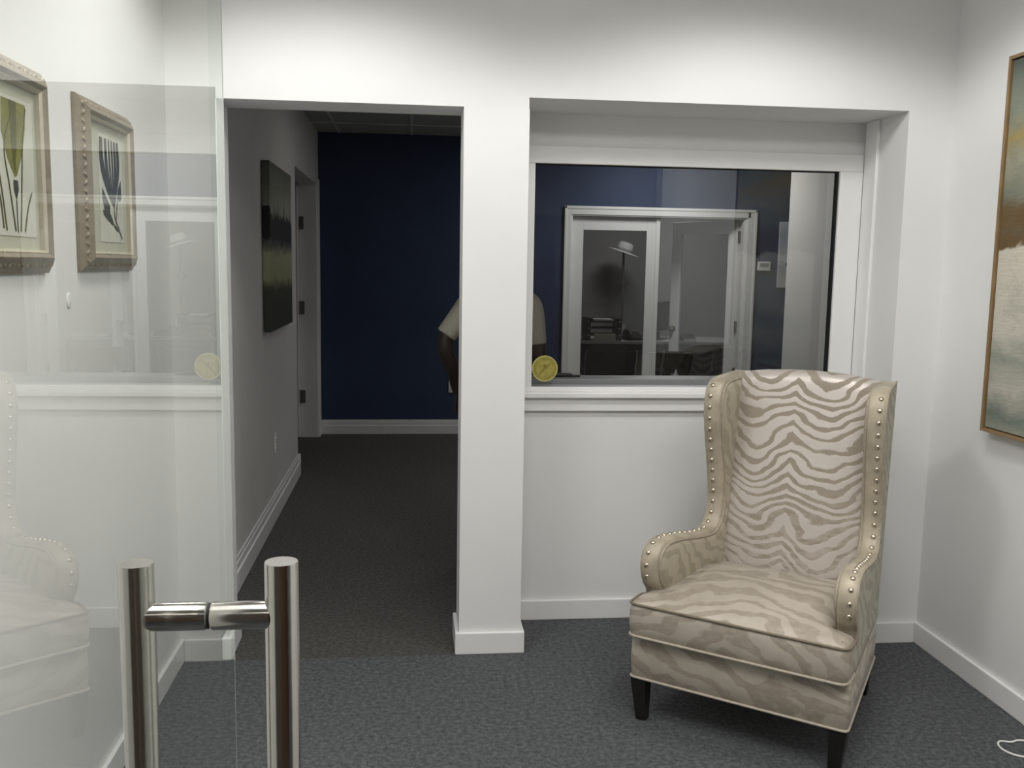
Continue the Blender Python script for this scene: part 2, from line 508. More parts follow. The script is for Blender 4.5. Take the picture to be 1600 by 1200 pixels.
def leaf(name, wd, loc, rz, sign):
    """half glazed leaf; hinge edge at x=0, free edge at x=sign*wd"""
    o = empty(name, loc, rz, kind='structure')
    h = 1.945; st = .105
    def bx(a, b, z0, z1, bev=.003):
        x0, x1 = sorted((sign * a, sign * b))
        return (x0, x1, -.02, .02, z0, z1, bev)
    w = MB()
    w.box(*bx(0, st, .01, h)); w.box(*bx(wd - st, wd, .01, h)); w.box(*bx(st, wd - st, h - .115, h)); w.box(*bx(st, wd - st, .01, .25))
    w.build('door_leaf', M['trim'], o)
    x0, x1 = sorted((sign * st, sign * (wd - st)))
    MB().box(x0, x1, -.003, .003, .25, h - .115).build('door_glass', M['fpane'], o)
    return o
XA = 1.41
dl = leaf('door_3', .785, (XA, YB + .06, 0), 0, 1)
w = MB(); w.box(.762, .80, -.034, -.019, .01, 1.945, .004); w.build('door_astragal', M['trim'], dl)
XB = 2.969
dr = leaf('door_4', .772, (XB, YB + .105, 0), -math.radians(56), -1)
k = MB().lathe([(.026, .02), (.026, .028), (.012, .03), (.012, .055), (.028, .06), (.030, .075), (.02, .09)], (-.715, 0, .92), '-Y', 20)
k.build('door_knob', M['steel'], dr, True)
for z in (.55, .98, 1.80):
    w = MB().box(XB - .022, XB + .015, YB + .060, YB + .083, z - .05, z + .05, .003)
    o = w.build('door_hinge', M['steel2'], None); o.parent = dr
    o.matrix_parent_inverse = (Matrix.Translation(dr.location) @ Matrix.Rotation(-math.radians(56), 4, 'Z')).inverted()

# office shell
struct('wall_office', MB().box(.6, 4.6, 11.3, 11.4, 0, ZH).box(.6, .7, YB + .12, 11.3, 0, ZH).box(4.5, 4.6, YB + .12, 11.3, 0, ZH), plain('grey_office_paint', (.36, .355, .345), .7, 0, .3, .03, 4))
struct('ceiling_office', MB().box(.6, 4.6, YB + .1, 11.4, ZH, ZH + .05), M['ceil'])

# ------------------------------------------------------------------ wingback chair
CH = empty('wingback_chair', (1.0, 2.716, 0), -math.atan2(.612, .791),
           'beige zebra-patterned wingback armchair with nailhead trim standing before the interior window', 'armchair')
def W(v): return .350 - .07 * max(v, 0)
# rail / body
w = MB()
ring = lambda z, o: [(-W(0) + o, .004 + o, z), (W(0) - o, .004 + o, z), (W(.63) - o, .635 - o, z), (-W(.63) + o, .635 - o, z)]
def rring(z, o, r=.018, n=4):
    P = [Vector(p) for p in ring(z, o)]; out = []
    for i, p in enumerate(P):
        a = (P[i - 1] - p).normalized(); c = (P[(i + 1) % 4] - p).normalized()
        p0, p1 = p + a * r, p + c * r
        for k in range(n + 1):
            s = k / n
            out.append((1 - s) ** 2 * p0 + 2 * s * (1 - s) * p + s * s * p1)
    return out
w.rings([rring(.150, .006), rring(.156, .0), rring(.22, -.003), rring(.290, 0), rring(.300, .008)])
w.build('seat_rail', M['z_rail'], CH, True, 50)
rail = [c for c in CH.children if c.name.startswith('seat_rail')][0]
MB().tube(rring(.153, -.001, .018, 4), .0045, 8, loop=True).build('piping', M['pipe_light'], rail, True, 60)

# side panels (arm and wing in one)
EDGE = [(.105, .285), (.103, .36), (.098, .425), (.072, .458), (.054, .50), (.053, .535), (.068, .570), (.105, .593), (.17, .597), (.26, .585), (.36, .567),
        (.44, .556), (.495, .553), (.530, .562), (.556, .588), (.570, .63), (.572, .68), (.560, .75), (.538, .84), (.518, .92),
        (.508, .99), (.512, 1.045), (.532, 1.082), (.575, 1.103), (.65, 1.109), (.73, 1.112), (.795, 1.114)]
def catmull(P, sub=4):
    out = []
    for i in range(len(P) - 1):
        p0, p1, p2, p3 = P[max(i - 1, 0)], P[i], P[i + 1], P[min(i + 2, len(P) - 1)]
        for k in range(sub):
            s = k / sub
            out.append(tuple(.5 * (2 * b + (c - a) * s + (2 * a - 5 * b + 4 * c - d) * s * s + (3 * b - a - 3 * c + d) * s ** 3) for a, b, c, d in zip(p0, p1, p2, p3)))
    out.append(P[-1])
    return out
FREE = catmull(EDGE, 4)
OUT = FREE + [(.785, 1.02), (.745, .80), (.70, .55), (.655, .30), (.64, .285)]
def normals2(P):
    N = []
    n = len(P)
    for i in range(n):
        a, c = Vector(P[i - 1]), Vector(P[(i + 1) % n])
        t = (c - a).normalized()
        N.append(Vector((-t.y, t.x)))
    # orient outward
    area = sum(P[i - 1][0] * P[i][1] - P[i][0] * P[i - 1][1] for i in range(n))
    return [(-x if area < 0 else x) * -1 for x in N] if area > 0 else [x for x in N]
def outward(P):
    n = len(P); area = sum(P[i - 1][0] * P[i][1] - P[i][0] * P[i - 1][1] for i in range(n))
    s = 1 if area > 0 else -1
    N = []
    for i in range(n):
        t = (Vector(P[(i + 1) % n]) - Vector(P[i - 1])).normalized()
        N.append(Vector((t.y, -t.x)) * s)
    return N
NO = outward(OUT)
T = .060
nail_me = None
for sgn in (-1, 1):
    def pt(i, off, tt):
        v, z = OUT[i][0] + NO[i].x * off, OUT[i][1] + NO[i].y * off
        return (sgn * (W(v) - tt), v, z)
    n = len(OUT)
    w = MB()
    prof = [(-.020, 0.0), (-.007, 0.0), (-.001, .005), (.002, .02), (.0025, .035), (0, T - .006), (-.005, T - .001), (-.012, T + .001), (-.020, T + .008), (-.032, T + .013)]
    R = w.rings([[pt(i, o, tt) for i in range(n)] for o, tt in prof], cap=False)
    for rr in (R[0], R[-1]):
        for a_, b_, c_ in tessellate_polygon([[Vector((v.co.y, v.co.z, 0)) for v in rr]]):
            w.b.faces.new([rr[a_], rr[b_], rr[c_]])
    nf = len(FREE)
    w.b.verts.index_update(); w.b.verts.ensure_lookup_table()
    idx = {v: i for ring_ in R for i, v in enumerate(ring_)}
    lev = {v: j for j, ring_ in enumerate(R) for v in ring_}
    for f in w.b.faces:
        ls = [lev[v] for v in f.verts]
        f.material_index = 1 if (min(ls) >= 1 and max(ls) <= 7 and min(idx[v] for v in f.verts) < nf) else 0
    panel = w.build('wing_and_arm_panel', [M['z_side'], M['band']], CH, True, 60)
    MB().tube([pt(i, -.0125, T + .0035) for i in range(4, nf)], .0042, 8).build('piping', M['pipe'], panel, True, 60)
    MB().tube([pt(i, -.003, .002) for i in range(4, nf)], .0036, 8).build('piping', M['pipe'], panel, True, 60)
    # nailheads
    acc, nxt = 0.0, .03
    for i in range(12, nf - 14):
        seg = (Vector(OUT[i + 1]) - Vector(OUT[i])).length
        while acc + seg >= nxt:
            s = (nxt - acc) / seg
            v = OUT[i][0] * (1 - s) + OUT[i + 1][0] * s; z = OUT[i][1] * (1 - s) + OUT[i + 1][1] * s
            nn = (NO[i] * (1 - s) + NO[i + 1] * s).normalized()
            pos = Vector((sgn * (W(v) - .022), v + nn.x * .001, z + nn.y * .001))
            if nail_me is None:
                o = MB().lathe([(.0090, 0), (.0088, .0020), (.0072, .0048), (.0042, .0066), (.0001, .0072)], (0, 0, 0), 'Z', 14).build('nailhead', M['brass'], panel, True, 70)
                nail_me = o.data
            else:
                o = bpy.data.objects.new('nailhead', nail_me); COL.objects.link(o); o.parent = panel
            o.location = pos
            o.rotation_euler = Vector((0, nn.x, nn.y)).to_track_quat('Z', 'Y').to_euler()
            nxt += .041
        acc += seg

# inner back
NU, NZ = 28, 44
def back_pt(u, j):
    a = u / .262
    zt = 1.140 - .026 * abs(a) ** 2.2
    slope = lambda z: .572 + .118 * (z - .36) / .75
    bulge = .030 * (1 - abs(a) ** 3)
    pth = j / NZ
    if pth < .72:
        z = .33 + (zt - .045 - .33) * pth / .72
        lump = .012 * math.sin(min(1, (z - .33) / .78) * PI)
        return (u, slope(z) - bulge - lump * (1 - a * a), z)
    if pth < .84:
        s = (pth - .72) / .12 * PI / 2
        z0 = zt - .045
        y0 = slope(z0) - bulge
        return (u, y0 + .05 * (1 - math.cos(s)) , z0 + .045 * math.sin(s))
    s = (pth - .84) / .16
    y0 = slope(zt - .045) - bulge + .05
    return (u, y0 + (.808 - y0) * s, zt - .012 * s * s)
w = MB()
rows = []
for j in range(NZ + 1):
    rows.append([back_pt(-.262 + .524 * i / NU, j) for i in range(NU + 1)])
rear = []
for z in (1.10, .9, .7, .5, .33):
    rear.append([(-.285 + .57 * i / NU, .622 + .198 * (z - .15) / .97, z) for i in range(NU + 1)])
R = w.rings(rows + rear, cap=False, closed=False)
bmesh.ops.triangulate(w.b, faces=[w.b.faces.new([r[0] for r in R]), w.b.faces.new([r[-1] for r in reversed(R)])])
w.b.faces.new([v for v in R[0]] + [v for v in reversed(R[-1])])
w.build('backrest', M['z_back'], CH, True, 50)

# T cushion
plan = [(-.346, -.030), (.346, -.030), (.346, .085), (.266, .098), (.246, .55), (-.246, .55), (-.266, .098), (-.346, .085)]
def round_poly(P, r, n=5):
    out = []
    P = [Vector(p) for p in P]
    for i, p in enumerate(P):
        a = P[i - 1] - p; c = P[(i + 1) % len(P)] - p
        rr = min(r, a.length * .45, c.length * .45)
        p0, p1 = p + a.normalized() * rr, p + c.normalized() * rr
        for k in range(n + 1):
            s = k / n
            out.append(tuple((1 - s) ** 2 * p0 + 2 * s * (1 - s) * p + s * s * p1))
    return out
def densify(P, d=.03):
    out = []
    for i, p in enumerate(P):
        q = P[(i + 1) % len(P)]
        L = (Vector(q) - Vector(p)).length; m = max(1, int(L / d))
        for k in range(m):
            out.append((p[0] + (q[0] - p[0]) * k / m, p[1] + (q[1] - p[1]) * k / m))
    return out
PL = densify(round_poly(plan, .028), .03)
NP = outward(PL)
def sag(u): return 0
w = MB()
cp = lambda o, z: [(p[0] + q.x * o, p[1] + q.y * o, z) for p, q in zip(PL, NP)]
R = w.rings([cp(-.03, .302), cp(-.010, .303), cp(-.001, .311), cp(.004, .335), cp(.006, .362), cp(.004, .392), cp(-.001, .413), cp(-.010, .4215), cp(-.026, .427)], cap=False)
w.b.faces.new(R[0])
f = w.b.faces.new(R[-1])
tri = bmesh.ops.triangulate(w.b, faces=[f])['faces']
es = list({e for t_ in tri for e in t_.edges if all(v not in set(R[-1]) or True for v in e.verts) and not (e.verts[0] in R[-1] and e.verts[1] in R[-1] and len([x for x in e.link_faces if x in tri]) == 1)})
top0 = set(R[-1])
r_ = bmesh.ops.subdivide_edges(w.b, edges=es, cuts=3, use_grid_fill=True)
for v in w.b.verts:
    if v.co.z > .4265 and v not in top0:
        u, y = v.co.x, v.co.y
        v.co.z += .036 * max(0, 1 - (u / .33) ** 2) * max(0, 1 - ((y - .28) / .31) ** 2) + .0015 * math.sin(u * 23 + y * 17)
seat = w.build('seat_cushion', M['z_seat'], CH, True, 55)
MB().tube(cp(.0015, .4155), .0045, 8, loop=True).build('piping', M['pipe_dark'], seat, True, 60)
MB().tube(cp(.0015, .3085), .0047, 8, loop=True).build('piping', M['pipe_light'], seat, True, 60)
# legs
for x, y in ((-1, 0), (1, 0), (-1, 1), (1, 1)):
    cx = x * ((.322) if y == 0 else .278); cy = .032 if y == 0 else .605
    kick = 0 if y == 0 else .045
    w = MB()
    sq = lambda c, d, h, z: [(c - h, d - h, z), (c + h, d - h, z), (c + h, d + h, z), (c - h, d + h, z)]
    w.rings([sq(cx - x * .008, cy + kick + (.004 if y == 0 else 0), .0165, 0), sq(cx, cy, .0265, .150), sq(cx, cy, .0265, .153)])
    w.build('leg', M['legwood'], CH)

# ------------------------------------------------------------------ framed botanical pictures on the side wall
M['champagne'] = plain('champagne_gilt_frame', (.30, .25, .185), .45, .35, .5, .15, 40, .1)
M['goldedge'] = plain('pale_gold_lip', (.58, .53, .42), .4, .4, .5, .05, 40)
M['mat'] = plain('sage_cream_mount', (.46, .46, .37), .85, 0, .2, .03, 10)
M['printp'] = plain('aged_print_paper', (.56, .56, .48), .85, 0, .2, .05, 12)
M['olive'] = plain('olive_ink', (.19, .185, .06), .8, 0, .2, .25, 30)
M['olive2'] = plain('deep_olive_ink', (.10, .10, .035), .8, 0, .2, .25, 30)
M['ink'] = plain('charcoal_ink', (.045, .050, .045), .8, 0, .2, .3, 40)
def frame_ring(w, y0, y1, z0, z1, prof, mi=0):
    """moulding lofted round a rectangle; prof = list of (inset, height off wall)"""
    rings = []
    for ins, hh in prof:
        rings.append([(hh, y0 + ins, z0 + ins), (hh, y1 - ins, z0 + ins), (hh, y1 - ins, z1 - ins), (hh, y0 + ins, z1 - ins)])
    w.rings(rings, cap=False, mi=mi)
def botanical(yc, zc, wd, ht, label, kind, oy=.0):
    o = empty('framed_picture', (XL, yc, zc), 0, label, 'picture', 'botanical prints on the side wall')
    a, c = wd / 2, ht / 2
    w = MB()
    frame_ring(w, -a, a, -c, c, [(0, .001), (0, .009), (.004, .0125), (.031, .034), (.036, .036), (.041, .033), (.045, .026), (.045, .012)])
    fr = w.build('frame', M['champagne'], o, True, 30)
    w = MB(); frame_ring(w, -a + .044, a - .044, -c + .044, c - .044, [(0, .012), (0, .0265), (.003, .028), (.008, .022), (.009, .012)])
    w.build('inner_lip', M['goldedge'], fr)
    # carved relief along the sloping face of the moulding
    w = MB()
    step = .0215
    def petal(y, z, ay, az, iy, iz, k):
        al = Vector((0, ay, az)); ins = Vector((0, iy, iz))
        sl = Vector((.63, 0, 0)) + ins * .777; nn = Vector((.777, 0, 0)) - ins * .63
        b0 = Vector((.0232, y, z)); tw = .55 if k % 2 else -.55
        d1 = (al * math.cos(tw) + sl * math.sin(tw)) * .0105; d2 = (sl * math.cos(tw) - al * math.sin(tw)) * .0052
        q = [w.b.verts.new(b0 + v) for v in (-d1, -d1 * .5 - d2, d1 * .5 - d2, d1, d1 * .5 + d2, -d1 * .5 + d2)]
        tip = w.b.verts.new(b0 + nn * .0042)
        for i in range(6): w.b.faces.new([q[i], q[(i + 1) % 6], tip])
    nz = int((ht - .04) / step)
    for i in range(nz):
        z = -c + .026 + (ht - .052) * i / (nz - 1)
        for s in (-1, 1): petal(s * (a - .0175), z, 0, 1, -s, 0, i)
    ny = int((wd - .04) / step)
    for i in range(ny):
        y = -a + .026 + (wd - .052) * i / (ny - 1)
        for s in (-1, 1): petal(y, s * (c - .0175), 1, 0, 0, -s, i)
    w.build('carved_relief', plain('champagne_relief', (.27, .225, .16), .5, .3, .5, .15, 40), fr)
    MB().box(.004, .012, -a + .03, a - .03, -c + .03, c - .03).build('mount', M['mat'], o)
    ph, pw = ht * .305, .097
    pp = MB(); pp.box(.0115, .0135, oy - pw - .008, oy + pw + .008, -ph - .008, ph + .008); paper = pp.build('print_sheet', M['printp'], o)
    X0 = .0137
    def poly(w, pts, mi=0, x=X0):
        a_ = [(x, oy + p[0] * pw, p[1] * ph) for p in pts]; b_ = [(x + .0003, oy + p[0] * pw, p[1] * ph) for p in pts]
        w.prism(a_, b_, mi)
    def stroke(w, pts, th, mi=0, x=X0 + .0003):
        P = catmull(pts, 6); Lf, Rt = [], []
        for i, p in enumerate(P):
            t_ = (Vector(P[min(i + 1, len(P) - 1)]) - Vector(P[max(i - 1, 0)])).normalized()
            hw = th(i / (len(P) - 1)) if callable(th) else th
            Lf.append((p[0] - t_.y * hw, p[1] + t_.x * hw)); Rt.append((p[0] + t_.y * hw, p[1] - t_.x * hw))
        for i in range(len(P) - 1):
            poly(w, [Lf[i], Lf[i + 1], Rt[i + 1], Rt[i]], mi, x)
    w = MB()
    if kind == 'tulip':
        poly(w, [(-.55, 1), (-.62, .5), (-.35, .1), (.0, -.16), (.12, -.12), (.42, .2), (.66, .62), (.72, 1)], 0)
        poly(w, [(-.18, 1), (-.12, .3), (.02, -.1), (.14, .3), (.22, 1)], 1, X0 + .0004)
        poly(w, [(-.1, -.2), (.14, -.2), (.16, -.34), (.03, -.5), (-.09, -.36)], 2, X0 + .0005)
        stroke(w, [(.03, -.5), (.03, -.75), (.04, -1)], .02, 2)
        for q in ([(-.95, .9), (-.98, .3), (-.75, -.3), (-.55, -.98)], [(.02, .9), (-.5, .3), (-.32, -.3), (-.08, -.98)],
                  [(.72, .95), (.5, .45), (.36, -.2), (.2, -.98)], [(.9, -.35), (.65, -.6), (.42, -.98)], [(-.98, -.2), (-.8, -.55), (-.7, -.95)]):
            stroke(w, q, lambda s: .018 + .012 * s, 1, X0 + .0006)
        mats = [M['olive'], M['olive2'], M['ink']]
    else:
        leafw = lambda b: (lambda s: b * (math.sin(PI * (.25 + .75 * s)) if s < 1 else .02) + .006)
        for i, (x0, bw) in enumerate(((-.85, .16), (-.45, .11), (-.15, .06), (.1, .07), (.35, .09), (.62, .12))):
            stroke(w, [(x0, 1), (x0 + .04, .5), (x0 * .55 + .1, .05), (.18, -.35)], leafw(bw), 0, X0 + .0002 + .00004 * i)
        stroke(w, [(.18, -.3), (.22, -.55), (.55, -.78), (.85, -.97)], .03, 0, X0 + .0006)
        poly(w, [(-.85, .02), (-.6, -.12), (-.2, -.32), (-.2, -.45), (-.7, -.45), (-.86, -.2)], 0, X0 + .0002)
        poly(w, [(-.85, -.42), (-.3, -.42), (-.05, -.55), (.1, -.68), (.0, -.72), (-.45, -.62), (-.8, -.52)], 0, X0 + .0004)
        poly(w, [(.88, .25), (.6, .05), (.5, -.12), (.72, -.2), (.9, -.14)], 0, X0 + .0005)
        stroke(w, [(.55, -.1), (.4, -.4), (.32, -.62)], .025, 0, X0 + .0007)
        poly(w, [(.1, -.68), (.3, -.72), (.55, -.84), (.35, -.82), (.12, -.75)], 0, X0 + .0008)
        mats = [M['ink']]
    w.build('botanical_motif', mats, paper)
    return o
botanical(2.787, 1.694, .452, .452, 'framed charcoal leaf botanical print in champagne frame, deeper into the room', 'fern', .035)
botanical(2.143, 1.693, .400, .455, 'framed olive-green tulip botanical print, partly cut off by the photo edge', 'tulip', .018)

sp_ = MB().ellipsoid((0, 0, 0), (.003, .017, .021), 20, 8)  # pale oval spot built as a thin dome on the wall
so = sp_.build('oval_patch', plain('pale_oval', (.86, .86, .84), .4), None, True, 80)
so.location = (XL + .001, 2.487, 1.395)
tag(so, 'small pale oval patch on the wall below the two framed prints', 'wall pad')

# ------------------------------------------------------------------ abstract painting on the opposite wall
def abstract_mat():
    m = NT('abstract_oil_canvas')
    tc = m.n('ShaderNodeTexCoord'); sp = m.n('ShaderNodeSeparateXYZ'); m.l(tc.outputs['Object'], sp.inputs[0])
    Z, Yc = sp.outputs[2], sp.outputs[1]
    n1 = m.math('SUBTRACT', m.noise(m.coord((1, 1, 1.8), (4, 1, 2)), 4.5, 5, .6), .5)
    n2 = m.math('SUBTRACT', m.noise(m.coord((1, .5, 1)), 14, 4, .65), .5)
    z = m.math('ADD', Z, m.math('ADD', m.math('MULTIPLY', n1, .16), m.math('MULTIPLY', n2, .04)))
    f = m.math('MULTIPLY_ADD', z, 1 / 1.27, 0.0)
    c = m.ramp(f, [(0.0, (.36, .36, .29)), (.06, (.17, .20, .17)), (.13, (.48, .46, .39)), (.22, (.30, .32, .27)), (.28, (.56, .53, .45)),
                   (.50, (.60, .56, .47)), (.512, (.135, .085, .035)), (.60, (.15, .10, .045)), (.628, (.20, .21, .16)),
                   (.74, (.34, .33, .24)), (.80, (.36, .27, .10)), (.86, (.24, .26, .20)), (1.0, (.08, .10, .085))])
    bl = m.noise(m.coord((1, .6, 1), (9, 3, 5)), 7, 6, .7, .6)
    fac = m.ramp(bl, [(.50, 0), (.64, 1)])
    fac2 = m.math('MULTIPLY', fac, .55)
    dk = m.mix(.5, c, (.12, .15, .13))
    c = m.mix(fac2, c, dk)
    st = m.noise(m.coord((1, .25, 1.2)), 90, 3)
    m.pbr(c, .6, 0, m.bump(m.math('ADD', st, n2), .35, .004), .35)
    return m.m
M['gwood'] = plain('gilded_floater_frame', (.28, .185, .09), .4, .15, .5, .18, 9)
PA = empty('abstract_painting', (XR, 2.50, .948), 0, 'tall abstract painting in thin gilded wood frame on the wall beside the armchair', 'painting')
PW, PH = .615, 1.285
w = MB()
w.box(-.045, -.001, -PW, -PW + .012, 0, PH, .001); w.box(-.045, -.001, PW - .012, PW, 0, PH, .001)
w.box(-.045, -.001, -PW + .011, PW - .011, 0, .012, .001); w.box(-.045, -.001, -PW + .011, PW - .011, PH - .012, PH, .001)
w.build('frame', M['gwood'], PA)
MB().box(-.012, -.002, -PW + .010, PW - .010, .010, PH - .010).build('backing', M['black'], PA)
MB().box(-.037, -.011, -PW + .0155, PW - .0155, .0155, PH - .0155, .002).build('canvas', abstract_mat(), PA)

# ------------------------------------------------------------------ canvas in the hall
def lake_mat():
    m = NT('misty_lake_canvas')
    tc = m.n('ShaderNodeTexCoord'); sp = m.n('ShaderNodeSeparateXYZ'); m.l(tc.outputs['Object'], sp.inputs[0])
    Y, Z = sp.outputs[1], sp.outputs[2]
    cmb = m.n('ShaderNodeCombineXYZ'); m.l(Y, cmb.inputs[0])
    tree = m.math('POWER', m.noise(cmb.outputs[0], 16, 3, .6), 3.0)
    tree = m.math('MULTIPLY_ADD', tree, .55, .0)
    n = m.math('MULTIPLY', m.math('SUBTRACT', m.noise(m.coord((1, 1, 2)), 9, 4, .6), .5), .12)
    zz = m.math('ADD', Z, n)
    sky = m.ramp(m.math('ADD', m.math('MULTIPLY', Z, 1 / .92), n), [(.03, (.05, .055, .04)), (.24, (.06, .064, .045)), (.32, (.34, .345, .20)), (.45, (.38, .39, .25)), (.52, (.09, .10, .095)), (.62, (.08, .088, .085)),
             (.66, (.42, .425, .37)), (.78, (.33, .335, .28)), (1.0, (.12, .125, .10))])
    mask = m.math('LESS_THAN', Z, m.math('ADD', tree, .575))
    mask2 = m.math('GREATER_THAN', zz, .50)
    c = m.mix(m.math('MULTIPLY', mask, mask2), sky, (.035, .04, .037))
    m.pbr(c, .6, 0, None, .3)
    return m.m
HP = empty('canvas_painting', (XH, 5.665, 1.122), 0, 'dark misty lake canvas with treeline on the hall wall', 'painting')
MB().box(.002, .045, -.45, .45, 0, .915, .004).build('canvas', lake_mat(), HP)
MB().box(.0005, .02, -.40, .40, -.02, .0).build('hanging_rail', M['trim'], HP)

# ------------------------------------------------------------------ outlets and switches
def outlet(name, loc, rz, label, duplex=True):
    o = empty(name, loc, rz, label, 'outlet' if duplex else 'switch')
    MB().box(-.036, .036, -.006, -.0, -.057, .057, .003).build('cover_plate', M['whitep'], o)
    if duplex:
        for z in (.021, -.021):
            s = MB().box(-.017, .017, -.0085, -.005, z - .014, z + .014, .003).build('socket', M['whitep'], o)
            MB().box(-.008, -.005, -.0092, -.008, z - .005, z + .006).box(.005, .008, -.0092, -.008, z - .004, z + .005).build('slots', M['slot'], s)
    return o
outlet('wall_outlet', (XH + .0, 5.60, .44), PI / 2, 'white duplex outlet low on the hall wall beneath the lake canvas')
outlet('wall_outlet', (.361, YB, .428), 0, 'white outlet plate low on the navy wall beside the standing person')
sw = empty('thermostat', (3.17, YB, 1.535), 0, 'small white control box on navy wall right of the french doors', 'thermostat')
MB().box(-.060, .060, -.028, -.0, -.042, .042, .006).build('housing', M['whitep'], sw)
MB().box(-.040, .040, -.031, -.026, -.005, .028, .002).build('display', plain('grey_display', (.32, .34, .33), .3), sw)

# pale picture on the navy wall, partly hidden by the reception wall
def sky_mat():
    m = NT('pale_seascape')
    tc = m.n('ShaderNodeTexCoord'); sp = m.n('ShaderNodeSeparateXYZ'); m.l(tc.outputs['Object'], sp.inputs[0])
    n = m.math('MULTIPLY', m.math('SUBTRACT', m.noise(m.coord((1, 1, 3)), 6, 4), .5), .3)
    c = m.ramp(m.math('ADD', m.math('MULTIPLY', sp.outputs[2], 1 / .6), n), [(0, (.62, .61, .58)), (.3, (.42, .45, .48)), (.42, (.66, .67, .68)), (.8, (.45, .52, .62)), (1, (.60, .66, .74))])
    m.pbr(c, .5)
    return m.m
SP = empty('seascape_picture', (3.72, YB, 1.345), 0, 'pale seascape picture on navy wall, half hidden behind the white wall end', 'picture')
MB().box(-.42, .42, -.035, -.001, 0, .59, .003).build('canvas', sky_mat(), SP)
w = MB(); w.lathe([(.022, 0), (.024, .004), (.01, .008)], (-.335, -.036, .21), '-Y', 12); w.build('boat_motif', M['black'], SP)

# ------------------------------------------------------------------ gold seal sticker on the window
ST = empty('gold_seal_sticker', (.549, YW + .0035, 1.080), 0, 'round gold seal sticker in the lower corner of the interior window', 'sticker')
M['seal'] = plain('gold_foil', (.42, .37, .09), .42, .25, .5, .18, 40)
M['seal2'] = plain('gold_foil_dark', (.27, .22, .045), .45, .25, .5, .12, 40)
M['seal3'] = plain('gold_foil_pale', (.56, .53, .24), .4, .2, .5, .1, 40)
MB().lathe([(.0545, 0), (.0545, .0008), (.0001, .0009)], (0, 0, 0), '-Y', 48).build('foil_disc', M['seal'], ST)
def annulus(r0, r1, y, mat, nm):
    w = MB(); n = 48
    w.rings([[(r * math.cos(2 * PI * k / n), yy, r * math.sin(2 * PI * k / n)) for k in range(n)] for r, yy in ((r0, y), (r0, y - .0006), (r1, y - .0006), (r1, y))], cap=False)
    w.build(nm, mat, ST)
annulus(.0500, .0535, -.0006, M['seal3'], 'rim_ring')
annulus(.0375, .0395, -.0006, M['seal2'], 'inner_ring')
w = MB()
for k in range(36):                                           # unreadable relief characters around the ring
    a0 = 2 * PI * k / 36
    if k % 9 == 4: continue
    r0, r1 = .0415, .0475; da = .045
    p = [(r0, a0 - da), (r0, a0 + da), (r1, a0 + da * (.6 if k % 3 else 1)), (r1, a0 - da * (1 if k % 2 else .5))]
    w.prism([(r * math.cos(a), -.0008, r * math.sin(a)) for r, a in p], [(r * math.cos(a), -.0015, r * math.sin(a)) for r, a in p])
w.build('ring_relief', M['seal2'], ST)
w = MB()
P = [(-.026, -.022), (-.020, -.026), (.002, -.004), (.020, .016), (.026, .024), (.016, .020), (-.004, .002), (-.016, -.010)]
w.prism([(x, -.0008, z) for x, z in P], [(x, -.0018, z) for x, z in P])
w.lathe([(.006, 0), (.005, .002)], (.0, -.0008, .012), '-Y', 16)
w.build('swoosh_emblem', M['seal2'], ST)

# ------------------------------------------------------------------ cord loop on the carpet
pts = [(2.03, 2.60, .010), (1.99, 2.672, .006), (1.955, 2.690, .004), (1.925, 2.682, .004), (1.895, 2.690, .004), (1.874, 2.672, .004), (1.868, 2.640, .004), (1.880, 2.610, .004),
       (1.905, 2.592, .004), (1.935, 2.588, .004), (1.962, 2.596, .004), (1.985, 2.575, .004), (2.000, 2.52, .004), (1.99, 2.40, .004), (2.005, 2.26, .004)]
pts = catmull(pts, 6)
tag(MB().tube(pts, .0035, 8).build('cable_loop', M['whitep'], None, True, 60), 'thin white cable loop lying on the carpet near the skirting', 'cable')

# ------------------------------------------------------------------ reception counter behind the window
ct = empty('reception_counter', (1.66, 4.10, 0), 0, 'grey reception counter ledge running behind the interior window', 'counter')
M['lam'] = plain('grey_laminate', (.34, .345, .355), .35, 0, .5, .03, 30)
MB().box(-1.20, 1.28, -.125, .02, .995, 1.022, .003).build('countertop', M['lam'], ct)
MB().box(-1.20, 1.28, -.10, -.03, 0, .996).build('front_panel', M['wall2'], ct)
fo = MB(); fo.box(.600, .700, 4.04, 4.085, 1.0225, 1.036, .004); fo.box(.694, .735, 4.045, 4.075, 1.0225, 1.030, .003)
tag(fo.build('stapler', M['black']), 'small black stapler lying on the counter behind the glass', 'stapler')

# ------------------------------------------------------------------ office furniture
M['deskw'] = plain('grey_desk_laminate', (.45, .44, .42), .45, 0, .5, .04, 20)
M['deskd'] = plain('dark_desk_panel', (.045, .047, .055), .5, 0, .4, .1, 20)
DK = empty('office_desk', (2.5, 9.95, 0), 0, 'grey topped office desk with dark front panel beyond the french doors', 'desk')
P = [(-.80, -.36), (.40, -.36), (.62, -.40), (.84, -.36), (.95, -.2), (.95, .36), (-.80, .36)]
w = MB(); w.prism([(x, y, .715) for x, y in P], [(x, y, .742) for x, y in P]); w.build('desk_top', M['deskw'], DK)
MB().box(-.74, .74, -.26, -.235, .12, .715).build('front_panel', M['deskd'], DK)
for x in (-.76, .74): MB().box(x, x + .03, -.30, .34, 0, .715).build('leg_panel', M['deskd'], DK)
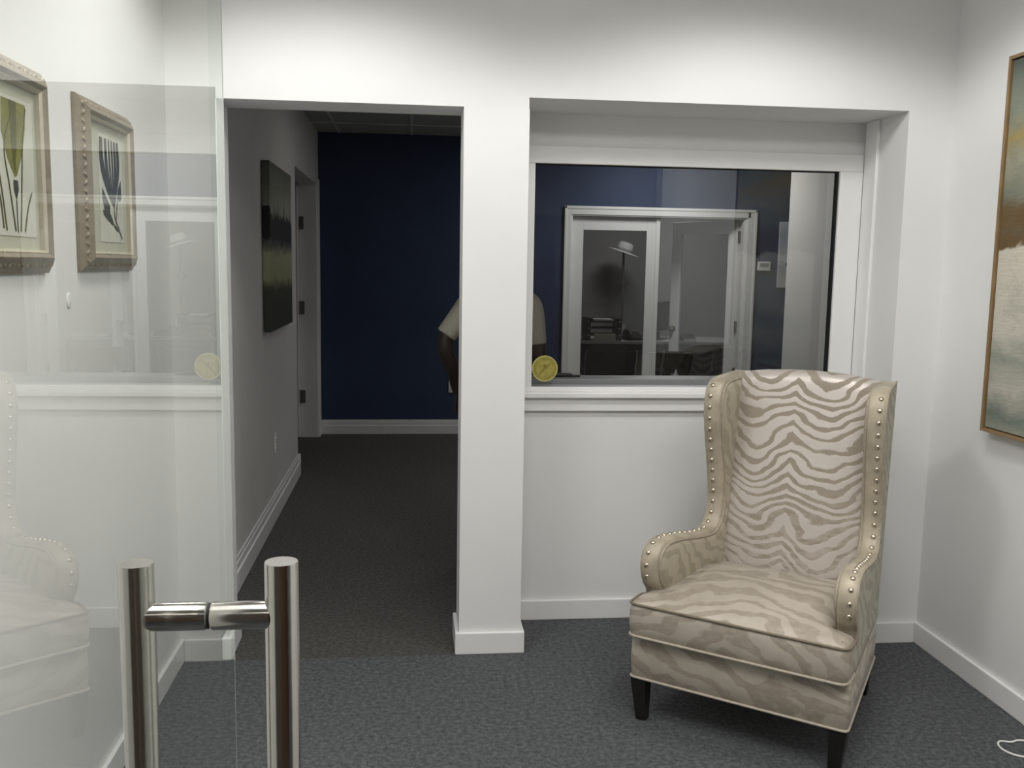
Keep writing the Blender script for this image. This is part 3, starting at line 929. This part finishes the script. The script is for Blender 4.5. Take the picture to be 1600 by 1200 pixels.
# letter tray
LT = empty('letter_tray', (1.99, 9.74, .742), 0, 'black stacked letter tray holding papers on the office desk', 'letter tray')
for s in (-1, 1):
    w = MB(); w.box(s * .165 - .022, s * .165 + .022, -.10, .18, 0, .20, .006).box(s * .150 - .034, s * .150 + .034, -.10, .18, .195, .235, .012)
    e = w.build('end_frame', M['black'], LT)
    for z in (.06, .13, .20): MB().lathe([(.010, 0), (.010, .004)], (s * .165, -.10, z), '-Y', 12).build('chrome_cap', M['steel'], e)
for z in (.055, .125, .19):
    MB().box(-.145, .145, -.09, .18, z, z + .012, .002).build('tray', M['black'], LT)
tag(MB().box(1.885, 2.09, 9.66, 9.82, .9445, .9655, .002).build('paper_sheaf', M['paper']), 'sheaf of white paper in the top level of the letter tray', 'paper')
tag(MB().box(1.885, 2.105, 9.60, 9.636, .7425, .815, .002).build('card_box', plain('cream_card', (.60, .57, .48), .8)), 'cream card box standing against the black letter tray', 'box')
ph = empty('desk_phone', (2.33, 9.78, .742), .15, 'black desk telephone with curved handset beside the letter tray', 'telephone')
w = MB(); w.prism([(-.09, -.1, 0), (.09, -.1, 0), (.09, .1, 0), (-.09, .1, 0)], [(-.085, -.09, .03), (.085, -.09, .03), (.085, .09, .085), (-.085, .09, .085)]); w.build('phone_base', M['black'], ph)
MB().tube(catmull([(-.06, -.10, .05), (-.062, -.05, .085), (-.062, .02, .10), (-.06, .08, .09)], 4), .02, 10).build('handset', M['black'], ph, True)
MB().box(2.19, 2.30, 10.02, 10.025, .742, .90).build('pad', M['paper'])
tag(bpy.data.objects['pad'], 'upright white note pad leaning behind the desk telephone', 'notepad')
bpy.data.objects['pad'].name = 'note_pad'
mo = empty('computer_monitor', (2.668, 9.92, .742), math.radians(60), 'black computer monitor turned sideways on the office desk', 'monitor')
MB().box(-.25, .25, -.02, .02, .09, .405, .008).build('screen_housing', M['black'], mo)
MB().box(-.235, .235, -.022, -.019, .105, .39).build('screen', plain('dark_screen', (.02, .022, .026), .15), mo)
MB().box(-.03, .03, .015, .04, .01, .2, .004).build('stand_neck', M['black'], mo)
MB().box(-.12, .12, -.06, .12, 0, .012, .004).build('stand_base', M['black'], mo)
bk = empty('desk_calculator', (2.90, 9.68, .742), .1, 'small black calculator with white front label on the desk end', 'calculator')
w = MB(); w.prism([(-.075, -.05, 0), (.075, -.05, 0), (.075, .06, 0), (-.075, .06, 0)], [(-.07, -.045, .035), (.07, -.045, .035), (.07, .055, .075), (-.07, .055, .075)]); w.build('calculator_body', M['black'], bk)
MB().box(-.066, .066, -.053, -.049, .004, .030).build('front_label', M['whitep'], bk)
# visitor chairs
def visitor(x, y, label):
    o = empty('visitor_chair', (x, y, 0), 0, label, 'chair', 'visitor chairs facing the desk')
    for s in (-1, 1):
        MB().tube(catmull([(s * .25, -.26, .0), (s * .25, -.24, .30), (s * .25, -.21, .46), (s * .25, -.28, .70)], 5), .011, 10).build('leg', M['steel'], o, True)
        MB().tube([(s * .25, .25, 0), (s * .25, .23, .43)], .011, 10).build('leg', M['steel'], o, True)
        MB().tube([(s * .25, .23, .43), (s * .25, -.215, .44)], .011, 10).build('seat_bar', M['steel'], o, True)
    MB().box(-.235, .235, -.22, .26, .42, .48, .02, 3).build('seat', M['blackfab'], o, True)
    b = MB(); b.rings([[(u, -.235 - .09 * (z - .46) / .25 - .02 * (1 - (u / .23) ** 2) + d, z) for u in [-.23 + .046 * k for k in range(11)]] + [(u, -.205 - .09 * (z - .46) / .25 - .02 * (1 - (u / .23) ** 2), z) for u in [.23 - .046 * k for k in range(11)]] for z, d in ((.48, .0), (.53, 0), (.6, 0), (.66, 0), (.70, .0))])
    b.build('backrest', M['blackfab'], o, True)
    return o
visitor(1.935, 9.25, 'black visitor chair with chrome frame before the left end of the office desk')
visitor(2.70, 9.25, 'black visitor chair with chrome frame seen through the open door leaf')
# added coat stand and hat, in place of a hat reflected in the glass
cs = empty('added_coat_stand', (2.455, 10.9, 0), 0, 'slim grey coat stand added to hold the hat at the back of the office', 'coat stand')
M['greymetal'] = plain('grey_powder_coat', (.13, .13, .125), .55, 0, .3, .05, 30)
MB().lathe([(.014, .03), (.014, 1.690), (.040, 1.700), (.064, 1.735), (.066, 1.76), (.050, 1.776), (.001, 1.778)], (0, 0, 0), 'Z', 16).build('pole', M['greymetal'], cs, True)
for k_ in range(4):
    a = PI / 4 + k_ * PI / 2
    MB().tube([(0, 0, .12), (.16 * math.cos(a), .16 * math.sin(a), .05), (.25 * math.cos(a), .25 * math.sin(a), .012)], .012, 8).build('foot', M['greymetal'], cs, True)
    MB().tube(catmull([(0, 0, 1.30), (.05 * math.cos(a), .05 * math.sin(a), 1.31), (.07 * math.cos(a), .07 * math.sin(a), 1.36)], 4), .007, 8).build('hook', M['greymetal'], cs, True)
hat = empty('reflected_hat_proxy', (2.455, 10.9, 1.690), 0, 'white brimmed hat standing in for a hat reflected in the window glass', 'hat')
hat.rotation_euler = (.10, .30, 0)
M['felt'] = plain('white_felt', (.78, .77, .74), .85, 0, .2, .05, 40)
MB().lathe([(.001, .100), (.028, .102), (.068, .095), (.086, .08), (.091, .04), (.094, .002), (.13, -.005), (.184, -.010), (.186, -.008), (.184, -.004), (.13, .0), (.097, .006), (.094, .04), (.088, .085), (.07, .105), (.03, .112), (.001, .110)], (0, 0, 0), 'Z', 32).build('crown_and_brim', M['felt'], hat, True, 60)
MB().lathe([(.098, .008), (.099, .010), (.0975, .034), (.0965, .036)], (0, 0, 0), 'Z', 32).build('hat_band', plain('grey_ribbon', (.35, .35, .34), .7), hat, True)

# ------------------------------------------------------------------ person behind the column
PX, PY = .410, 4.60
PE = empty('person', (PX, PY, 0), 0, 'person in light short-sleeved shirt and dark trousers standing in the hall behind the column', 'person')
def limb(w, pts, n=14, sub=5):
    """pts: (x, y, z, rx, ry) round a mostly vertical path"""
    P = catmull(pts, sub); rings = []
    for i, p in enumerate(P):
        c = Vector(p[:3]); t_ = (Vector(P[min(i + 1, len(P) - 1)][:3]) - Vector(P[max(i - 1, 0)][:3])).normalized()
        a = Vector((0, 1, 0)); a = (a - t_ * a.dot(t_)).normalized(); b_ = t_.cross(a)
        rings.append([c + b_ * p[3] * math.cos(2 * PI * k / n) + a * p[4] * math.sin(2 * PI * k / n) for k in range(n)])
    w.rings(rings)
w = MB()
limb(w, [(0, 0, .80, .12, .095), (0, 0, .90, .135, .105), (0, .0, 1.02, .13, .095), (0, 0, 1.18, .145, .105), (0, 0, 1.30, .165, .10), (0, 0, 1.365, .12, .075), (0, 0, 1.41, .06, .055)])
limb(w, [(0, 0, 1.38, .056, .056), (0, .008, 1.43, .050, .054), (0, .018, 1.49, .050, .056)])
w.ellipsoid((0, .012, 1.555), (.073, .090, .100)); w.ellipsoid((0, .045, 1.50), (.052, .056, .055))       # skull, jaw
w.ellipsoid((0, .108, 1.540), (.013, .020, .022)); w.ellipsoid((0, .098, 1.556), (.010, .014, .028))     # nose
w.ellipsoid((0, .094, 1.503), (.024, .012, .007)); w.ellipsoid((0, .094, 1.492), (.022, .012, .007))     # lips
w.ellipsoid((0, .086, 1.577), (.050, .014, .009)); w.ellipsoid((0, .088, 1.463), (.020, .014, .014))
for s in (-1, 1):
    w.ellipsoid((s * .076, .005, 1.548), (.009, .020, .032))
    w.ellipsoid((s * .06, 0, .845), (.075, .085, .09))
    limb(w, [(s * .062, 0, .88, .074, .085), (s * .078, .005, .70, .072, .078), (s * .095, .01, .48, .055, .058), (s * .095, -.01, .33, .054, .056), (s * .095, -.02, .12, .036, .038), (s * .095, -.02, .05, .038, .042)])
    limb(w, [(s * .095, -.06, .045, .030, .03), (s * .097, .0, .05, .04, .035), (s * .10, .10, .03, .044, .022), (s * .10, .17, .022, .03, .014)])
def hand(w, wrist, d, side, fwd):
    """relaxed hand hanging from the wrist: d = pointing direction, side = thumb side"""
    wr, d, sd, fw = Vector(wrist), Vector(d).normalized(), Vector(side).normalized(), Vector(fwd).normalized()
    rings = []
    for s, a, b_ in ((-.01, .024, .018), (.02, .034, .017), (.06, .041, .015), (.088, .038, .012)):
        c = wr + d * s
        rings.append([c + sd * a * math.cos(2 * PI * k / 14) + fw * b_ * math.sin(2 * PI * k / 14) for k in range(14)])
    w.rings(rings)
    for i, L in enumerate((.066, .075, .070, .055)):
        b0 = wr + d * .08 + sd * (.029 - .0195 * i)
        w.tube([b0, b0 + d * L * .45 + fw * .004, b0 + d * L * .78 + fw * .018, b0 + d * L * .93 + fw * .034], [.0096, .0090, .0084, .0068], 10)
    b0 = wr + d * .022 + sd * .026
    w.tube([b0, b0 + d * .028 + sd * .020 + fw * .008, b0 + d * .055 + sd * .026 + fw * .018, b0 + d * .075 + sd * .022 + fw * .026], [.013, .0115, .0100, .0080], 10)
# the arm held away from the body, elbow out
limb(w, [(-.125, 0, 1.325, .048, .052), (-.172, -.004, 1.262, .046, .048), (-.240, -.012, 1.165, .041, .044), (-.246, -.018, 1.09, .039, .041), (-.214, .008, 1.00, .036, .038), (-.192, .045, .905, .026, .028), (-.186, .055, .875, .024, .026)])
hand(w, (-.184, .058, .868), (.06, .16, -1), (.35, .9, .2), (.9, -.35, .12))
limb(w, [(.155, 0, 1.33, .052, .052), (.180, -.004, 1.24, .049, .050), (.205, -.014, 1.12, .042, .043), (.212, -.02, 1.05, .039, .040), (.212, .0, .97, .035, .037), (.205, .04, .85, .025, .028), (.205, .048, .82, .024, .026)])
hand(w, (.204, .052, .812), (-.05, .15, -1), (-.3, .92, .1), (-.92, -.3, 0))
M['skin'] = plain('dark_brown_skin', (.024, .015, .011), .5, 0, .4, .08, 30)
body = remesh(w.build('body', M['skin'], PE), .0065, 2)
w = MB()
limb(w, [(0, 0, .83, .163, .150), (0, 0, .92, .160, .140), (0, 0, 1.04, .150, .118), (0, 0, 1.18, .160, .122), (0, 0, 1.29, .168, .116), (0, 0, 1.36, .130, .088), (0, 0, 1.405, .072, .068), (0, .0, 1.42, .066, .064)])
limb(w, [(-.06, 0, 1.352, .050, .064), (-.125, -.002, 1.325, .056, .064), (-.172, -.006, 1.262, .055, .060), (-.245, -.013, 1.160, .052, .056)])
limb(w, [(.10, 0, 1.345, .052, .064), (.165, -.002, 1.312, .058, .064), (.185, -.006, 1.235, .056, .060), (.200, -.013, 1.118, .051, .055)])
M['shirt'] = plain('pale_khaki_shirt', (.33, .31, .255), .85, 0, .2, .05, 60)
remesh(w.build('shirt', M['shirt'], PE), .0075, 1)
w = MB()
for s in (-1, 1):
    limb(w, [(s * .058, 0, .90, .082, .100), (s * .068, 0, .80, .082, .104), (s * .085, .006, .62, .080, .086), (s * .097, .008, .45, .070, .074), (s * .097, -.008, .25, .066, .070), (s * .097, -.012, .07, .066, .072)])
limb(w, [(0, 0, .78, .14, .108), (0, 0, .84, .148, .118), (0, 0, .92, .146, .114)])
remesh(w.build('trousers', plain('black_trousers', (.014, .014, .017), .85, 0, .2), PE), .0085, 1)
for s in (-1, 1):
    w = MB(); limb(w, [(s * .097, -.095, .045, .032, .04), (s * .098, -.02, .052, .046, .046), (s * .102, .09, .042, .052, .036), (s * .105, .18, .032, .036, .026)])
    w.box(s * .1 - .05, s * .1 + .05, -.105, .195, 0, .022, .01)
    remesh(w.build('shoe', M['black'], PE), .007, 1)
w = MB(); w.ellipsoid((0, .002, 1.573), (.080, .092, .094)); w.ellipsoid((0, -.022, 1.545), (.074, .066, .066))
hb = w.b
bmesh.ops.bisect_plane(hb, geom=hb.verts[:] + hb.edges[:] + hb.faces[:], plane_co=(0, .062, 1.60), plane_no=(0, 1, -.75), clear_outer=True)
w.build('hair', plain('black_hair', (.008, .007, .007), .6, 0, .4, .3, 90), PE, True, 80)
for s in (-1, 1):
    ey = MB().ellipsoid((s * .030, .085, 1.558), (.0105, .008, .0058), 12, 8).build('eye', plain('eye_white', (.55, .52, .48), .3), PE, True)
    MB().ellipsoid((s * .030, .0905, 1.558), (.0048, .0035, .0048), 12, 8).build('iris', M['black'], ey, True)

# ------------------------------------------------------------------ lights
def spot(name, loc, power, ang=150, blend=.35, r=.05, col=(1, .96, .90)):
    L = bpy.data.lights.new(name, 'SPOT'); L.energy = power; L.spot_size = math.radians(ang); L.spot_blend = blend
    L.shadow_soft_size = r; L.color = col
    o = bpy.data.objects.new(name, L); o.location = loc; COL.objects.link(o); return o
def area(name, loc, power, sx, sy, rot=(0, 0, 0), col=(1, 1, 1)):
    L = bpy.data.lights.new(name, 'AREA'); L.shape = 'RECTANGLE'; L.size = sx; L.size_y = sy; L.energy = power; L.color = col
    o = bpy.data.objects.new(name, L); o.location = loc; o.rotation_euler = rot; COL.objects.link(o); return o
WC = (1, .985, .960)
for i, (x, y, e) in enumerate(((-.33, 2.66, 66), (1.22, 2.66, 62))):
    spot('downlight_lamp', (x, y, ZC - .012), e, 147, .26, .26, WC)
    f = empty('ceiling_downlight', (x, y, ZC), 0, 'round recessed ceiling downlight out of view above the waiting room', 'downlight', 'recessed downlights in the waiting room ceiling')
    w = MB(); n = 32
    w.rings([[(r * math.cos(2 * PI * k / n), r * math.sin(2 * PI * k / n), z) for k in range(n)] for r, z in ((.075, -.001), (.098, -.001), (.095, -.006), (.078, -.008), (.075, -.001))], cap=False)
    w.build('trim_ring', M['trim'], f, True)
area('waiting_room_fill', (.6, .75, ZC - .01), 46, 1.8, 1.0, (0, 0, 0), WC)  # unseen fill light, added to flatten and soften the room's shading
area('corridor_fill', (1.0, -1.4, 2.85), 13, 2.5, .4, (0, 0, 0), (1, .93, .84))  # added to light the invented corridor for its reflections
area('hall_fill', (.2, 6.2, 2.58), 1.8, .6, .6, (0, 0, 0), (1, .97, .92))  # added fill for the unlit hall, no fixture behind it
area('reception_fill', (2.1, 7.45, 2.58), 15, .6, .6, (0, 0, 0), (1, .98, .95))  # added fill to brighten the french doors, no fixture behind it
area('office_fill', (2.6, 9.9, 2.58), 10.5, .6, .6, (0, 0, 0), (1, .98, .95))  # added weak fill for the dim office, no fixture behind it

wd = bpy.data.worlds.new('World'); S.world = wd; wd.use_nodes = True
wd.node_tree.nodes['Background'].inputs[0].default_value = (.02, .02, .02, 1)
wd.node_tree.nodes['Background'].inputs[1].default_value = .3

# ------------------------------------------------------------------ camera
cam = bpy.data.cameras.new('camera'); co = bpy.data.objects.new('camera', cam); COL.objects.link(co)
F = Vector((0.105856, 0.98657984, -0.12431702)); R_ = Vector((0.99437583, -0.10460367, 0.01657678)); U = Vector((-0.0033503, 0.12537259, 0.99210407))
m4 = Matrix(((R_.x, U.x, -F.x, 0), (R_.y, U.y, -F.y, 0), (R_.z, U.z, -F.z, 1.5), (0, 0, 0, 1)))
co.matrix_world = m4
cam.sensor_width = 36; cam.lens = 1471.28 / 1600 * 36; cam.clip_start = .02
S.camera = co
S.view_settings.view_transform = 'Standard'; S.view_settings.look = 'None'; S.view_settings.gamma = 1
S.view_settings.use_curve_mapping = False
S.view_settings.exposure = 0.25
